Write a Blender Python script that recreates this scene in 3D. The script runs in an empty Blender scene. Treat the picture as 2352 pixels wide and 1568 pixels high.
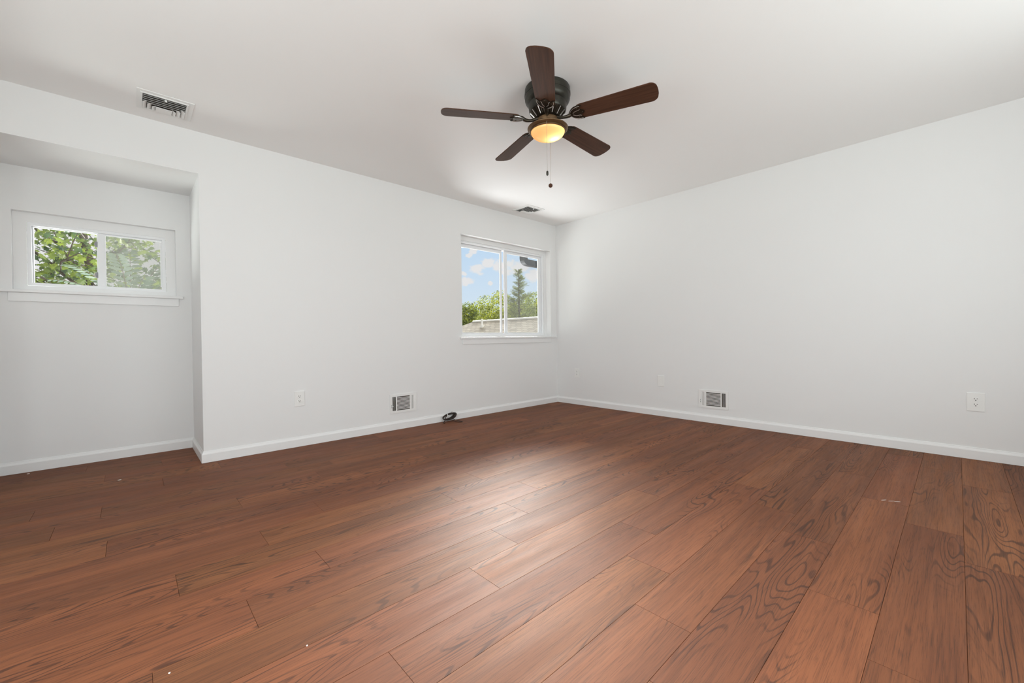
import bpy, bmesh, math, random
from math import sin, cos, pi, radians
from mathutils import Vector, Matrix

random.seed(7)
S = bpy.context.scene
COL = S.collection

# ------------------------------------------------------------------ camera
cam_data = bpy.data.cameras.new('camera')
cam_data.sensor_width = 36.0
cam_data.lens = 14.469
cam_data.clip_start = 0.02
cam_data.clip_end = 500
cam = bpy.data.objects.new('camera', cam_data)
COL.objects.link(cam)
_r = Vector((0.73440428, -0.67859537, -0.01259632))
_u = Vector((0.01518089, -0.00213077, 0.99988249))
_f = Vector((0.67854247, 0.73450921, -0.00873684))
cam.matrix_world = Matrix(((_r.x, _u.x, -_f.x, -4.3503), (_r.y, _u.y, -_f.y, -3.7860),
                           (_r.z, _u.z, -_f.z, 0.89634), (0, 0, 0, 1)))
S.camera = cam

# ------------------------------------------------------------------ view, sky, sun, daylight, added lamps
S.view_settings.view_transform = 'Standard'
S.view_settings.look = 'None'
S.view_settings.gamma = 1.0
S.view_settings.exposure = -0.12
S.view_settings.use_curve_mapping = False
S.cycles.use_denoising = True
S.cycles.max_bounces = 10
S.cycles.diffuse_bounces = 6
S.cycles.transparent_max_bounces = 24
S.cycles.sample_clamp_indirect = 6.0
S.cycles.caustics_reflective = False
S.cycles.caustics_refractive = False

SKY_HIGH = 0.9        # overhead
SKY_LOW = 0.80        # near the horizon
SHEEN_BAND = 185.0     # unseen bright sky band, added above the view for the floor sheen
GROUND = 1.0


def build_world():
    w = bpy.data.worlds.new('sky')
    S.world = w
    w.use_nodes = True
    nt = w.node_tree
    nt.nodes.clear()
    N, L = nt.nodes.new, nt.links.new
    out = N('ShaderNodeOutputWorld')
    bg = N('ShaderNodeBackground')
    tc = N('ShaderNodeTexCoord')
    sep = N('ShaderNodeSeparateXYZ')
    L(tc.outputs['Generated'], sep.inputs[0])
    # clear sky colour by elevation
    ramp = N('ShaderNodeValToRGB')
    cr = ramp.color_ramp
    cr.elements[0].position = 0.0
    cr.elements[0].color = (1.00, 1.12, 1.24, 1)
    cr.elements[1].position = 0.26
    cr.elements[1].color = (0.70, 0.95, 1.25, 1)
    L(sep.outputs['Z'], ramp.inputs[0])
    # clouds
    mp = N('ShaderNodeMapping')
    mp.inputs['Scale'].default_value = (1, 1, 1.7)
    mp.inputs['Location'].default_value = (0.31, 0.22, 0.015)
    L(tc.outputs['Generated'], mp.inputs[0])
    nz = N('ShaderNodeTexNoise')
    nz.inputs['Scale'].default_value = 38.0
    nz.inputs['Detail'].default_value = 6.0
    nz.inputs['Roughness'].default_value = 0.55
    L(mp.outputs[0], nz.inputs['Vector'])
    # a few small puffy clouds; noise roughens their outline
    nzv = N('ShaderNodeMath')
    nzv.operation = 'MULTIPLY_ADD'
    nzv.inputs[1].default_value = 0.050
    nzv.inputs[2].default_value = -0.025
    L(nz.outputs['Fac'], nzv.inputs[0])
    cloud = None
    for d, r in (((0.6108, 0.7742, 0.1658), 0.0157),
                       ((0.6274, 0.7583, 0.1769), 0.0149),
                       ((0.6468, 0.7428, 0.1727), 0.0157),
                       ((0.6590, 0.7348, 0.1605), 0.0110),
                       ((0.5838, 0.7970, 0.1546), 0.0078),
                       ((0.5900, 0.7954, 0.1384), 0.0133),
                       ((0.6340, 0.7623, 0.1301), 0.0055),
                       ((0.6663, 0.7240, 0.1785), 0.0110),
                       ((0.6854, 0.7080, 0.1701), 0.0204),
                       ((0.7097, 0.6885, 0.1493), 0.0172),
                       ((0.5949, 0.7763, 0.2086), 0.0071),
                       ((0.5883, 0.7849, 0.1947), 0.0063),
                 ):
        sb = N('ShaderNodeVectorMath')
        sb.operation = 'SUBTRACT'
        L(tc.outputs['Generated'], sb.inputs[0])
        sb.inputs[1].default_value = d
        sc = N('ShaderNodeVectorMath')
        sc.operation = 'MULTIPLY'
        L(sb.outputs[0], sc.inputs[0])
        sc.inputs[1].default_value = (1.0, 1.0, 1.7)
        ln = N('ShaderNodeVectorMath')
        ln.operation = 'LENGTH'
        L(sc.outputs[0], ln.inputs[0])
        ad = N('ShaderNodeMath')
        L(ln.outputs['Value'], ad.inputs[0])
        L(nzv.outputs[0], ad.inputs[1])
        m = N('ShaderNodeMapRange')
        m.interpolation_type = 'SMOOTHSTEP'
        m.inputs['From Min'].default_value = r * 1.55
        m.inputs['From Max'].default_value = r * 0.75
        L(ad.outputs[0], m.inputs['Value'])
        if cloud is None:
            cloud = m.outputs[0]
        else:
            mm = N('ShaderNodeMath')
            mm.operation = 'MAXIMUM'
            L(cloud, mm.inputs[0])
            L(m.outputs[0], mm.inputs[1])
            cloud = mm.outputs[0]
    # overcast bank towards -x
    bank = N('ShaderNodeMapRange')
    bank.interpolation_type = 'SMOOTHSTEP'
    bank.inputs['From Min'].default_value = 0.45
    bank.inputs['From Max'].default_value = 0.25
    L(sep.outputs['X'], bank.inputs['Value'])
    mx = N('ShaderNodeMath')
    mx.operation = 'MAXIMUM'
    L(cloud, mx.inputs[0])
    L(bank.outputs[0], mx.inputs[1])
    mixc = N('ShaderNodeMix')
    mixc.data_type = 'RGBA'
    L(mx.outputs[0], mixc.inputs[0])
    L(ramp.outputs[0], mixc.inputs[6])
    mixc.inputs[7].default_value = (1.12, 1.10, 1.12, 1)
    # brighter higher up
    hi = N('ShaderNodeMapRange')
    hi.interpolation_type = 'SMOOTHSTEP'
    hi.inputs['From Min'].default_value = 0.215
    hi.inputs['From Max'].default_value = 0.36
    hi.inputs['To Min'].default_value = SKY_LOW
    hi.inputs['To Max'].default_value = SKY_HIGH
    L(sep.outputs['Z'], hi.inputs['Value'])

    def smooth(sock, a, b):
        n = N('ShaderNodeMapRange')
        n.interpolation_type = 'SMOOTHSTEP'
        n.inputs['From Min'].default_value = a
        n.inputs['From Max'].default_value = b
        L(sock, n.inputs['Value'])
        return n.outputs[0]

    def mulm(a, b):
        n = N('ShaderNodeMath')
        n.operation = 'MULTIPLY'
        for i, v in enumerate((a, b)):
            if isinstance(v, float):
                n.inputs[i].default_value = v
            else:
                L(v, n.inputs[i])
        return n.outputs[0]
    az = N('ShaderNodeMath')
    az.operation = 'ARCTAN2'
    L(sep.outputs['X'], az.inputs[0])
    L(sep.outputs['Y'], az.inputs[1])
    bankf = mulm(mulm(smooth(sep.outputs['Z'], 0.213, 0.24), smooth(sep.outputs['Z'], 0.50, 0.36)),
                 mulm(smooth(az.outputs[0], 0.44, 0.54), smooth(az.outputs[0], 0.98, 0.88)))  # limits of the added glow band, just above the window view
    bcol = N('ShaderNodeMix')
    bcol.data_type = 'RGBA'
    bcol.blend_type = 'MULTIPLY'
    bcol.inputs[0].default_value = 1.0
    bcol.inputs[6].default_value = (SHEEN_BAND, SHEEN_BAND * 0.96, SHEEN_BAND * 0.92, 1)
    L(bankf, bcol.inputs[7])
    # ground below the horizon
    gr = N('ShaderNodeMapRange')
    gr.inputs['From Min'].default_value = -0.03
    gr.inputs['From Max'].default_value = -0.005
    L(sep.outputs['Z'], gr.inputs['Value'])
    mul = N('ShaderNodeMix')
    mul.data_type = 'RGBA'
    mul.blend_type = 'MULTIPLY'
    mul.inputs[0].default_value = 1.0
    L(mixc.outputs[2], mul.inputs[6])
    L(hi.outputs[0], mul.inputs[7])
    mg = N('ShaderNodeMix')
    mg.data_type = 'RGBA'
    L(gr.outputs[0], mg.inputs[0])
    mg.inputs[6].default_value = (0.95 * GROUND, 1.0 * GROUND, 0.85 * GROUND, 1)
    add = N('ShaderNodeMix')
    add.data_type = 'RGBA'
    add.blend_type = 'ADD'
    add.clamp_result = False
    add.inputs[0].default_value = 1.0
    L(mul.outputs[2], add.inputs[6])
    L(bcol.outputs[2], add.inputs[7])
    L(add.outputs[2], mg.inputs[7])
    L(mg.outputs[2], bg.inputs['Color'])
    bg.inputs['Strength'].default_value = 1.0
    L(bg.outputs[0], out.inputs[0])
    w.cycles.sampling_method = 'MANUAL'
    w.cycles.sample_map_resolution = 1024


build_world()


def add_light(name, kind, loc, direction, energy, color, **kw):
    d = bpy.data.lights.new(name, kind)
    d.energy = energy
    d.color = color
    for k, v in kw.items():
        setattr(d, k, v)
    o = bpy.data.objects.new(name, d)
    COL.objects.link(o)
    o.location = loc
    o.rotation_euler = Vector(direction).to_track_quat('-Z', 'Y').to_euler()
    return o


add_light('sun', 'SUN', (8, -8, 12), (-0.60, 0.52, -0.62), 3.0, (1.0, 0.95, 0.84), angle=radians(0.8))
# added fill lamps outside invented openings in the unseen walls
DAY = (0.885, 0.97, 1.0)
add_light('daylight_back_window', 'AREA', (-2.45, -5.02, 1.20), (0, 1, 0.62), 48, DAY,
          shape='RECTANGLE', size=2.6, size_y=1.7)
add_light('daylight_side_window', 'AREA', (-5.86, -2.9, 1.20), (1, 0.0, 0.12), 64, DAY,
          shape='RECTANGLE', size=2.0, size_y=1.7)
add_light('daylight_rear_window', 'AREA', (-4.75, -5.02, 1.02), (0, 1, 0.25), 26, DAY,
          shape='RECTANGLE', size=0.9, size_y=1.2)
# added lamps imitating light thrown up from the ground outside both visible windows
add_light('ground_bounce_corner', 'AREA', (-0.7, 2.1, -0.5), (-0.14, -0.80, 0.62), 175, (0.96, 0.98, 1.0),
          shape='RECTANGLE', size=2.6, size_y=1.6)
add_light('ground_bounce_alcove', 'AREA', (-5.30, 1.65, 0.85), (0.58, -0.70, 0.42), 62, (0.95, 1.0, 0.97),
          shape='RECTANGLE', size=1.2, size_y=0.9)
# sky light gathered through the two visible windows
for nm, lc, dr, sx, sy in (('portal_window_right', (-0.87, 0.30, 1.5), (0, -1, 0), 1.6, 1.3),
                           ('portal_window_alcove', (-4.51, 0.80, 1.55), (0, -1, 0), 1.0, 0.7)):
    o = add_light(nm, 'AREA', lc, dr, 1, (1, 1, 1), shape='RECTANGLE', size=sx, size_y=sy)
    o.data.cycles.is_portal = True

# ------------------------------------------------------------------ materials
MATS = {}


def mat(name, color, rough=0.5, metal=0.0, spec=0.5, noise=None, bump=None, coat=0.0, trans=0.0):
    """Principled material; noise = (scale, amount) varies value, bump = (scale, strength)."""
    if name in MATS:
        return MATS[name]
    m = bpy.data.materials.new(name)
    m.use_nodes = True
    nt = m.node_tree
    b = nt.nodes['Principled BSDF']
    b.inputs['Base Color'].default_value = (*color, 1)
    b.inputs['Roughness'].default_value = rough
    b.inputs['Metallic'].default_value = metal
    b.inputs['Specular IOR Level'].default_value = spec
    b.inputs['Coat Weight'].default_value = coat
    N, L = nt.nodes.new, nt.links.new
    tc = N('ShaderNodeTexCoord')
    if noise:
        nz = N('ShaderNodeTexNoise')
        nz.inputs['Scale'].default_value = noise[0]
        nz.inputs['Detail'].default_value = 5
        L(tc.outputs['Object'], nz.inputs['Vector'])
        mr = N('ShaderNodeMapRange')
        mr.inputs['From Min'].default_value = 0.3
        mr.inputs['From Max'].default_value = 0.7
        mr.inputs['To Min'].default_value = 1 - noise[1]
        mr.inputs['To Max'].default_value = 1 + noise[1]
        L(nz.outputs['Fac'], mr.inputs['Value'])
        mx = N('ShaderNodeMix')
        mx.data_type = 'RGBA'
        mx.blend_type = 'MULTIPLY'
        mx.inputs[0].default_value = 1
        mx.inputs[6].default_value = (*color, 1)
        L(mr.outputs[0], mx.inputs[7])
        L(mx.outputs[2], b.inputs['Base Color'])
    if bump:
        nz2 = N('ShaderNodeTexNoise')
        nz2.inputs['Scale'].default_value = bump[0]
        nz2.inputs['Detail'].default_value = 3
        L(tc.outputs['Object'], nz2.inputs['Vector'])
        bp = N('ShaderNodeBump')
        bp.inputs['Strength'].default_value = bump[1]
        bp.inputs['Distance'].default_value = 0.002
        L(nz2.outputs['Fac'], bp.inputs['Height'])
        L(bp.outputs[0], b.inputs['Normal'])
    MATS[name] = m
    return m


WALL = mat('wall_paint', (0.81, 0.81, 0.805), 0.55, spec=0.3, bump=(260, 0.05))
CEIL = mat('ceiling_paint', (0.90, 0.895, 0.885), 0.45, spec=0.3, bump=(220, 0.05))
TRIM = mat('trim_paint', (0.83, 0.83, 0.825), 0.35, spec=0.4)
VINYL = mat('window_vinyl', (0.86, 0.87, 0.88), 0.3)
PLASTIC = mat('white_plastic', (0.84, 0.84, 0.82), 0.35)
SLOT = mat('dark_slot', (0.03, 0.025, 0.02), 0.7)
METALW = mat('white_enamel', (0.83, 0.83, 0.815), 0.35)
CAVITY = mat('duct_shade', (0.05, 0.04, 0.03), 0.8)  # dark sheet colour standing in for shade inside the ducts
GREY = mat('grey_latch', (0.30, 0.30, 0.32), 0.5)
BRONZE = mat('dark_bronze', (0.045, 0.035, 0.024), 0.34, metal=0.75, noise=(30, 0.25))
HOUSING = mat('housing_bronze', (0.040, 0.038, 0.030), 0.36, metal=0.6, noise=(25, 0.3))
BRIGHT = mat('scratch_glint_metal', (0.78, 0.74, 0.72), 0.3, metal=0.9)  # silvery glints and scratches put into the colour of some ribs and scrolls
PAN = mat('pan_bronze', (0.135, 0.078, 0.036), 0.40, metal=0.65, noise=(20, 0.15))
CHAIN = mat('chain_metal', (0.55, 0.52, 0.48), 0.35, metal=0.9)
CABLE = mat('cable_sheath', (0.022, 0.013, 0.009), 0.45)
FLECK = mat('paint_fleck_white', (0.82, 0.80, 0.76), 0.6)
SHINGLE_EDGE = mat('fascia_white', (0.75, 0.74, 0.7), 0.6)
SIDING = mat('house_siding', (0.6, 0.58, 0.52), 0.7)
GUTTER = mat('gutter_black', (0.018, 0.019, 0.022), 0.45, noise=(120, 0.3))
BARK = mat('bark', (0.085, 0.065, 0.05), 0.85, noise=(14, 0.35), bump=(40, 0.5))
GRASS = mat('pale_gravel', (0.55, 0.54, 0.50), 0.9, noise=(3, 0.2))  # unseen ground, made pale so it bounces light indoors


def blade_material():
    m = mat('blade_wood', (0.080, 0.032, 0.024), 0.42, spec=0.16)
    nt = m.node_tree
    N, L = nt.nodes.new, nt.links.new
    b = nt.nodes['Principled BSDF']
    tc = N('ShaderNodeTexCoord')
    mp = N('ShaderNodeMapping')
    mp.inputs['Scale'].default_value = (4, 90, 4)
    L(tc.outputs['UV'], mp.inputs[0])
    nz = N('ShaderNodeTexNoise')
    nz.inputs['Scale'].default_value = 1.0
    nz.inputs['Detail'].default_value = 5
    L(mp.outputs[0], nz.inputs['Vector'])
    rp = N('ShaderNodeValToRGB')
    rp.color_ramp.elements[0].position = 0.3
    rp.color_ramp.elements[0].color = (0.050, 0.022, 0.012, 1)
    rp.color_ramp.elements[1].position = 0.75
    rp.color_ramp.elements[1].color = (0.095, 0.042, 0.025, 1)
    L(nz.outputs['Fac'], rp.inputs[0])
    L(rp.outputs[0], b.inputs['Base Color'])
    return m


BLADE = blade_material()


def floor_material():
    m = bpy.data.materials.new('floor_planks')
    m.use_nodes = True
    nt = m.node_tree
    b = nt.nodes['Principled BSDF']
    N, L = nt.nodes.new, nt.links.new
    uv = N('ShaderNodeUVMap')
    at = N('ShaderNodeAttribute')
    at.attribute_name = 'plank'
    sepc = N('ShaderNodeSeparateColor')
    L(at.outputs['Color'], sepc.inputs[0])
    off = N('ShaderNodeVectorMath')
    off.operation = 'MULTIPLY_ADD'
    L(at.outputs['Color'], off.inputs[0])
    off.inputs[1].default_value = (37.0, 0.0, 53.0)
    L(uv.outputs[0], off.inputs[2])

    def noise(scale_uv, detail=4, rough=0.55, dist=0.0):
        mp = N('ShaderNodeMapping')
        mp.inputs['Scale'].default_value = (scale_uv[0], scale_uv[1], 1)
        L(off.outputs[0], mp.inputs[0])
        nz = N('ShaderNodeTexNoise')
        nz.inputs['Scale'].default_value = 1
        nz.inputs['Detail'].default_value = detail
        nz.inputs['Roughness'].default_value = rough
        nz.inputs['Distortion'].default_value = dist
        L(mp.outputs[0], nz.inputs['Vector'])
        return nz.outputs['Fac']

    def math_(op, a, bb, c=None):
        n = N('ShaderNodeMath')
        n.operation = op
        for i, v in enumerate((a, bb, c)):
            if v is None:
                continue
            if isinstance(v, (int, float)):
                n.inputs[i].default_value = v
            else:
                L(v, n.inputs[i])
        return n.outputs[0]

    def rng(v, a, bb, c=0.0, d=1.0):
        n = N('ShaderNodeMapRange')
        n.interpolation_type = 'SMOOTHSTEP'
        n.inputs['From Min'].default_value = a
        n.inputs['From Max'].default_value = bb
        n.inputs['To Min'].default_value = c
        n.inputs['To Max'].default_value = d
        L(v, n.inputs['Value'])
        return n.outputs[0]

    # cathedral growth rings: contour lines of a stretched noise field
    field = noise((0.75, 6.0), 2.0, 0.42)
    ring = math_('MULTIPLY', field, 215.0)
    ring = math_('SINE', ring, 0)
    ring = rng(ring, 0.55, 1.0)
    where = rng(noise((0.8, 4.5), 2), 0.44, 0.62)
    ring = math_('MULTIPLY', ring, where)
    # straight grain and pores
    grain = rng(noise((2.6, 110.0), 5, 0.68), 0.42, 0.68)
    pores = rng(noise((9.0, 420.0), 4, 0.65), 0.50, 0.64)
    knots = rng(noise((5.5, 19.0), 3, 0.5, 0.6), 0.64, 0.76)
    dark = math_('MULTIPLY', ring, 0.74)
    dark = math_('MULTIPLY_ADD', grain, 0.34, dark)
    dark = math_('MULTIPLY_ADD', pores, 0.42, dark)
    dark = math_('MULTIPLY_ADD', knots, 0.30, dark)
    broad = noise((1.0, 9.0), 3)
    ramp = N('ShaderNodeValToRGB')
    ramp.color_ramp.elements[0].position = 0.30
    ramp.color_ramp.elements[0].color = (0.178, 0.060, 0.022, 1)
    ramp.color_ramp.elements[1].position = 0.72
    ramp.color_ramp.elements[1].color = (0.268, 0.096, 0.036, 1)
    L(broad, ramp.inputs[0])
    mixd = N('ShaderNodeMix')
    mixd.data_type = 'RGBA'
    L(math_('MINIMUM', dark, 0.9), mixd.inputs[0])
    L(ramp.outputs[0], mixd.inputs[6])
    mixd.inputs[7].default_value = (0.062, 0.022, 0.010, 1)
    # board to board tone
    tone = rng(sepc.outputs[1], 0.0, 1.0, 0.89, 1.11)
    hue = N('ShaderNodeHueSaturation')
    L(mixd.outputs[2], hue.inputs['Color'])
    L(tone, hue.inputs['Value'])
    hh = N('ShaderNodeMapRange')
    hh.inputs['To Min'].default_value = 0.497
    hh.inputs['To Max'].default_value = 0.503
    L(sepc.outputs[2], hh.inputs['Value'])
    L(hh.outputs[0], hue.inputs['Hue'])
    L(hue.outputs[0], b.inputs['Base Color'])
    rr = rng(noise((2, 20), 3), 0.3, 0.7, 0.61, 0.68)
    L(rr, b.inputs['Roughness'])
    b.inputs['Specular IOR Level'].default_value = 0.36
    bp = N('ShaderNodeBump')
    bp.inputs['Strength'].default_value = 0.16
    bp.inputs['Distance'].default_value = 0.001
    L(math_('MULTIPLY_ADD', pores, -0.6, math_('MULTIPLY', grain, -0.6)), bp.inputs['Height'])
    L(bp.outputs[0], b.inputs['Normal'])
    return m


def glass_material():
    m = bpy.data.materials.new('pane_glass')
    m.use_nodes = True
    nt = m.node_tree
    nt.nodes.clear()
    N, L = nt.nodes.new, nt.links.new
    out = N('ShaderNodeOutputMaterial')
    tr = N('ShaderNodeBsdfTransparent')
    tr.inputs[0].default_value = (0.98, 0.99, 0.985, 1)
    gl = N('ShaderNodeBsdfGlossy')
    gl.inputs['Roughness'].default_value = 0.02
    fr = N('ShaderNodeFresnel')
    fr.inputs['IOR'].default_value = 1.45
    mx = N('ShaderNodeMixShader')
    geo = N('ShaderNodeNewGeometry')
    inv = N('ShaderNodeMath')
    inv.operation = 'SUBTRACT'
    inv.inputs[0].default_value = 1.0
    L(geo.outputs['Backfacing'], inv.inputs[1])
    ml = N('ShaderNodeMath')
    ml.operation = 'MULTIPLY'
    L(fr.outputs[0], ml.inputs[0])
    L(inv.outputs[0], ml.inputs[1])
    L(ml.outputs[0], mx.inputs[0])
    L(tr.outputs[0], mx.inputs[1])
    L(gl.outputs[0], mx.inputs[2])
    L(mx.outputs[0], out.inputs[0])
    return m


def screen_material(name, color, alpha):
    m = bpy.data.materials.new(name)
    m.use_nodes = True
    nt = m.node_tree
    nt.nodes.clear()
    N, L = nt.nodes.new, nt.links.new
    out = N('ShaderNodeOutputMaterial')
    tr = N('ShaderNodeBsdfTransparent')
    df = N('ShaderNodeBsdfDiffuse')
    df.inputs[0].default_value = (*color, 1)
    tl = N('ShaderNodeBsdfTranslucent')
    tl.inputs[0].default_value = (*color, 1)
    ad = N('ShaderNodeMixShader')
    ad.inputs[0].default_value = 0.5
    L(df.outputs[0], ad.inputs[1])
    L(tl.outputs[0], ad.inputs[2])
    mx = N('ShaderNodeMixShader')
    mx.inputs[0].default_value = alpha
    L(tr.outputs[0], mx.inputs[1])
    L(ad.outputs[0], mx.inputs[2])
    L(mx.outputs[0], out.inputs[0])
    return m


def leaf_material(name, c0, c1, transl=0.35):
    m = bpy.data.materials.new(name)
    m.use_nodes = True
    nt = m.node_tree
    nt.nodes.clear()
    N, L = nt.nodes.new, nt.links.new
    out = N('ShaderNodeOutputMaterial')
    geo = N('ShaderNodeNewGeometry')
    mix = N('ShaderNodeMix')
    mix.data_type = 'RGBA'
    L(geo.outputs['Random Per Island'], mix.inputs[0])
    mix.inputs[6].default_value = (*c0, 1)
    mix.inputs[7].default_value = (*c1, 1)
    df = N('ShaderNodeBsdfDiffuse')
    tl = N('ShaderNodeBsdfTranslucent')
    L(mix.outputs[2], df.inputs[0])
    L(mix.outputs[2], tl.inputs[0])
    gl = N('ShaderNodeBsdfGlossy')
    gl.inputs['Roughness'].default_value = 0.45
    mx = N('ShaderNodeMixShader')
    mx.inputs[0].default_value = transl
    L(df.outputs[0], mx.inputs[1])
    L(tl.outputs[0], mx.inputs[2])
    m2 = N('ShaderNodeMixShader')
    m2.inputs[0].default_value = 0.05
    L(mx.outputs[0], m2.inputs[1])
    L(gl.outputs[0], m2.inputs[2])
    L(m2.outputs[0], out.inputs[0])
    return m


def bowl_material():
    m = bpy.data.materials.new('amber_glass')
    m.use_nodes = True
    nt = m.node_tree
    nt.nodes.clear()
    N, L = nt.nodes.new, nt.links.new
    out = N('ShaderNodeOutputMaterial')
    tl = N('ShaderNodeBsdfTranslucent')
    tl.inputs[0].default_value = (0.95, 0.63, 0.33, 1)
    df = N('ShaderNodeBsdfDiffuse')
    df.inputs[0].default_value = (0.62, 0.42, 0.22, 1)
    gl = N('ShaderNodeBsdfGlossy')
    gl.inputs['Roughness'].default_value = 0.25
    mx = N('ShaderNodeMixShader')
    mx.inputs[0].default_value = 0.3
    L(tl.outputs[0], mx.inputs[1])
    L(df.outputs[0], mx.inputs[2])
    m2 = N('ShaderNodeMixShader')
    m2.inputs[0].default_value = 0.04
    L(mx.outputs[0], m2.inputs[1])
    L(gl.outputs[0], m2.inputs[2])
    em = N('ShaderNodeEmission')           # the lit lamp bowl gives off light
    em.inputs[0].default_value = (1.0, 0.50, 0.17, 1)
    em.inputs[1].default_value = 0.42
    ad = N('ShaderNodeAddShader')
    L(m2.outputs[0], ad.inputs[0])
    L(em.outputs[0], ad.inputs[1])
    L(ad.outputs[0], out.inputs[0])
    return m


def shingle_material():
    m = mat('roof_shingles', (0.36, 0.31, 0.25), 0.9)
    nt = m.node_tree
    N, L = nt.nodes.new, nt.links.new
    b = nt.nodes['Principled BSDF']
    tc = N('ShaderNodeTexCoord')
    br = N('ShaderNodeTexBrick')
    br.inputs['Scale'].default_value = 1.0
    br.inputs['Brick Width'].default_value = 0.30
    br.inputs['Row Height'].default_value = 0.15
    br.inputs['Mortar Size'].default_value = 0.012
    br.inputs['Color1'].default_value = (0.45, 0.40, 0.31, 1)
    br.inputs['Color2'].default_value = (0.28, 0.25, 0.19, 1)
    br.inputs['Mortar'].default_value = (0.15, 0.13, 0.11, 1)
    L(tc.outputs['UV'], br.inputs['Vector'])
    L(br.outputs['Color'], b.inputs['Base Color'])
    return m


FLOOR = floor_material()
GLASS = glass_material()
SCREEN = screen_material('insect_mesh_dark', (0.25, 0.26, 0.26), 0.08)
SCREEN_PALE = screen_material('insect_mesh_pale', (0.16, 0.165, 0.15), 0.30)
BOWL = bowl_material()
SHINGLE = shingle_material()
MAPLE = leaf_material('maple_leaf', (0.055, 0.10, 0.05), (0.26, 0.34, 0.045), 0.5)
SUMAC = leaf_material('sumac_leaf', (0.06, 0.095, 0.062), (0.12, 0.155, 0.11), 0.3)
LEAF_A = leaf_material('leaf_dense', (0.05, 0.085, 0.012), (0.42, 0.48, 0.05), 0.3)
LEAF_B = leaf_material('leaf_sunny', (0.08, 0.12, 0.014), (0.55, 0.58, 0.055), 0.3)
NEEDLE = leaf_material('cedar_needle', (0.10, 0.14, 0.035), (0.34, 0.38, 0.10), 0.2)


# ------------------------------------------------------------------ mesh helpers
def link(name, me, material, parent=None, smooth=False):
    o = bpy.data.objects.new(name, me)
    COL.objects.link(o)
    if material:
        me.materials.append(material)
    if parent:
        o.parent = parent
    if smooth:
        for p in me.polygons:
            p.use_smooth = True
    return o


class MB:
    """Collects simple solids into one bmesh."""

    def __init__(self):
        self.bm = bmesh.new()

    def box(self, x0, x1, y0, y1, z0, z1, M=None, bevel=0.0):
        t = bmesh.new()
        vs = [t.verts.new(Vector((x, y, z))) for x in (x0, x1) for y in (y0, y1) for z in (z0, z1)]
        for f in ((0, 1, 3, 2), (4, 6, 7, 5), (0, 4, 5, 1), (2, 3, 7, 6), (0, 2, 6, 4), (1, 5, 7, 3)):
            t.faces.new([vs[i] for i in f])
        bmesh.ops.recalc_face_normals(t, faces=t.faces)
        if bevel:
            bmesh.ops.bevel(t, geom=t.edges[:], offset=bevel, segments=2, affect='EDGES', profile=0.6)
        self._add(t, M)
        return self

    def _add(self, t, M=None):
        if M is not None:
            t.transform(M)
        me = bpy.data.meshes.new('tmp')
        t.to_mesh(me)
        t.free()
        self.bm.from_mesh(me)
        bpy.data.meshes.remove(me)

    def tube(self, pts, r, n=8, closed=False, radii=None):
        pts = [Vector(p) for p in pts]
        t = bmesh.new()
        up = None
        rings = []
        for i, p in enumerate(pts):
            a = pts[i - 1] if i else (pts[-1] if closed else p)
            c = pts[(i + 1) % len(pts)] if (i < len(pts) - 1 or closed) else p
            d = (c - a).normalized() if (c - a).length > 1e-9 else Vector((0, 0, 1))
            if up is None:
                up = d.orthogonal().normalized()
            up = (up - d * up.dot(d))
            up = up.normalized() if up.length > 1e-6 else d.orthogonal().normalized()
            s = d.cross(up)
            rr = radii[i] if radii else r
            rings.append([t.verts.new(p + (up * cos(2 * pi * k / n) + s * sin(2 * pi * k / n)) * rr)
                          for k in range(n)])
        m = len(rings)
        for i in range(m if closed else m - 1):
            A, B = rings[i], rings[(i + 1) % m]
            for k in range(n):
                t.faces.new((A[k], A[(k + 1) % n], B[(k + 1) % n], B[k]))
        if not closed:
            t.faces.new(rings[0][::-1])
            t.faces.new(rings[-1])
        bmesh.ops.recalc_face_normals(t, faces=t.faces)
        self._add(t)
        return self

    def lathe(self, prof, n=48, c=(0, 0, 0)):
        t = bmesh.new()
        rings = []
        for r, z in prof:
            if r < 1e-6:
                rings.append([t.verts.new((c[0], c[1], c[2] + z))])
            else:
                rings.append([t.verts.new((c[0] + r * cos(2 * pi * k / n), c[1] + r * sin(2 * pi * k / n), c[2] + z))
                              for k in range(n)])
        for A, B in zip(rings, rings[1:]):
            for k in range(n):
                k2 = (k + 1) % n
                if len(A) == 1 and len(B) == 1:
                    continue
                if len(A) == 1:
                    t.faces.new((A[0], B[k], B[k2]))
                elif len(B) == 1:
                    t.faces.new((A[k2], A[k], B[0]))
                else:
                    t.faces.new((A[k2], A[k], B[k], B[k2]))
        bmesh.ops.recalc_face_normals(t, faces=t.faces)
        self._add(t)
        return self

    def prism(self, outline, z0, z1, M=None, bevel=0.0):
        t = bmesh.new()
        vs = [t.verts.new((x, y, z0)) for x, y in outline]
        f = t.faces.new(vs)
        ex = bmesh.ops.extrude_face_region(t, geom=[f])
        for v in ex['geom']:
            if isinstance(v, bmesh.types.BMVert):
                v.co.z = z1
        bmesh.ops.recalc_face_normals(t, faces=t.faces)
        if bevel:
            bmesh.ops.bevel(t, geom=[e for e in t.edges if abs(e.verts[0].co.z - e.verts[1].co.z) < 1e-7],
                            offset=bevel, segments=2, affect='EDGES')
        self._add(t, M)
        return self

    def build(self, name, material, parent=None, smooth=False, M=None):
        if M is not None:
            self.bm.transform(M)
        me = bpy.data.meshes.new(name)
        self.bm.to_mesh(me)
        self.bm.free()
        o = link(name, me, material, parent, smooth)
        if smooth:
            me.set_sharp_from_angle(angle=radians(35))
        return o


def tag(o, label=None, cat=None, group=None, kind=None):
    if label:
        o['label'] = label
    if cat:
        o['category'] = cat
    if group:
        o['group'] = group
    if kind:
        o['kind'] = kind
    return o


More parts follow.
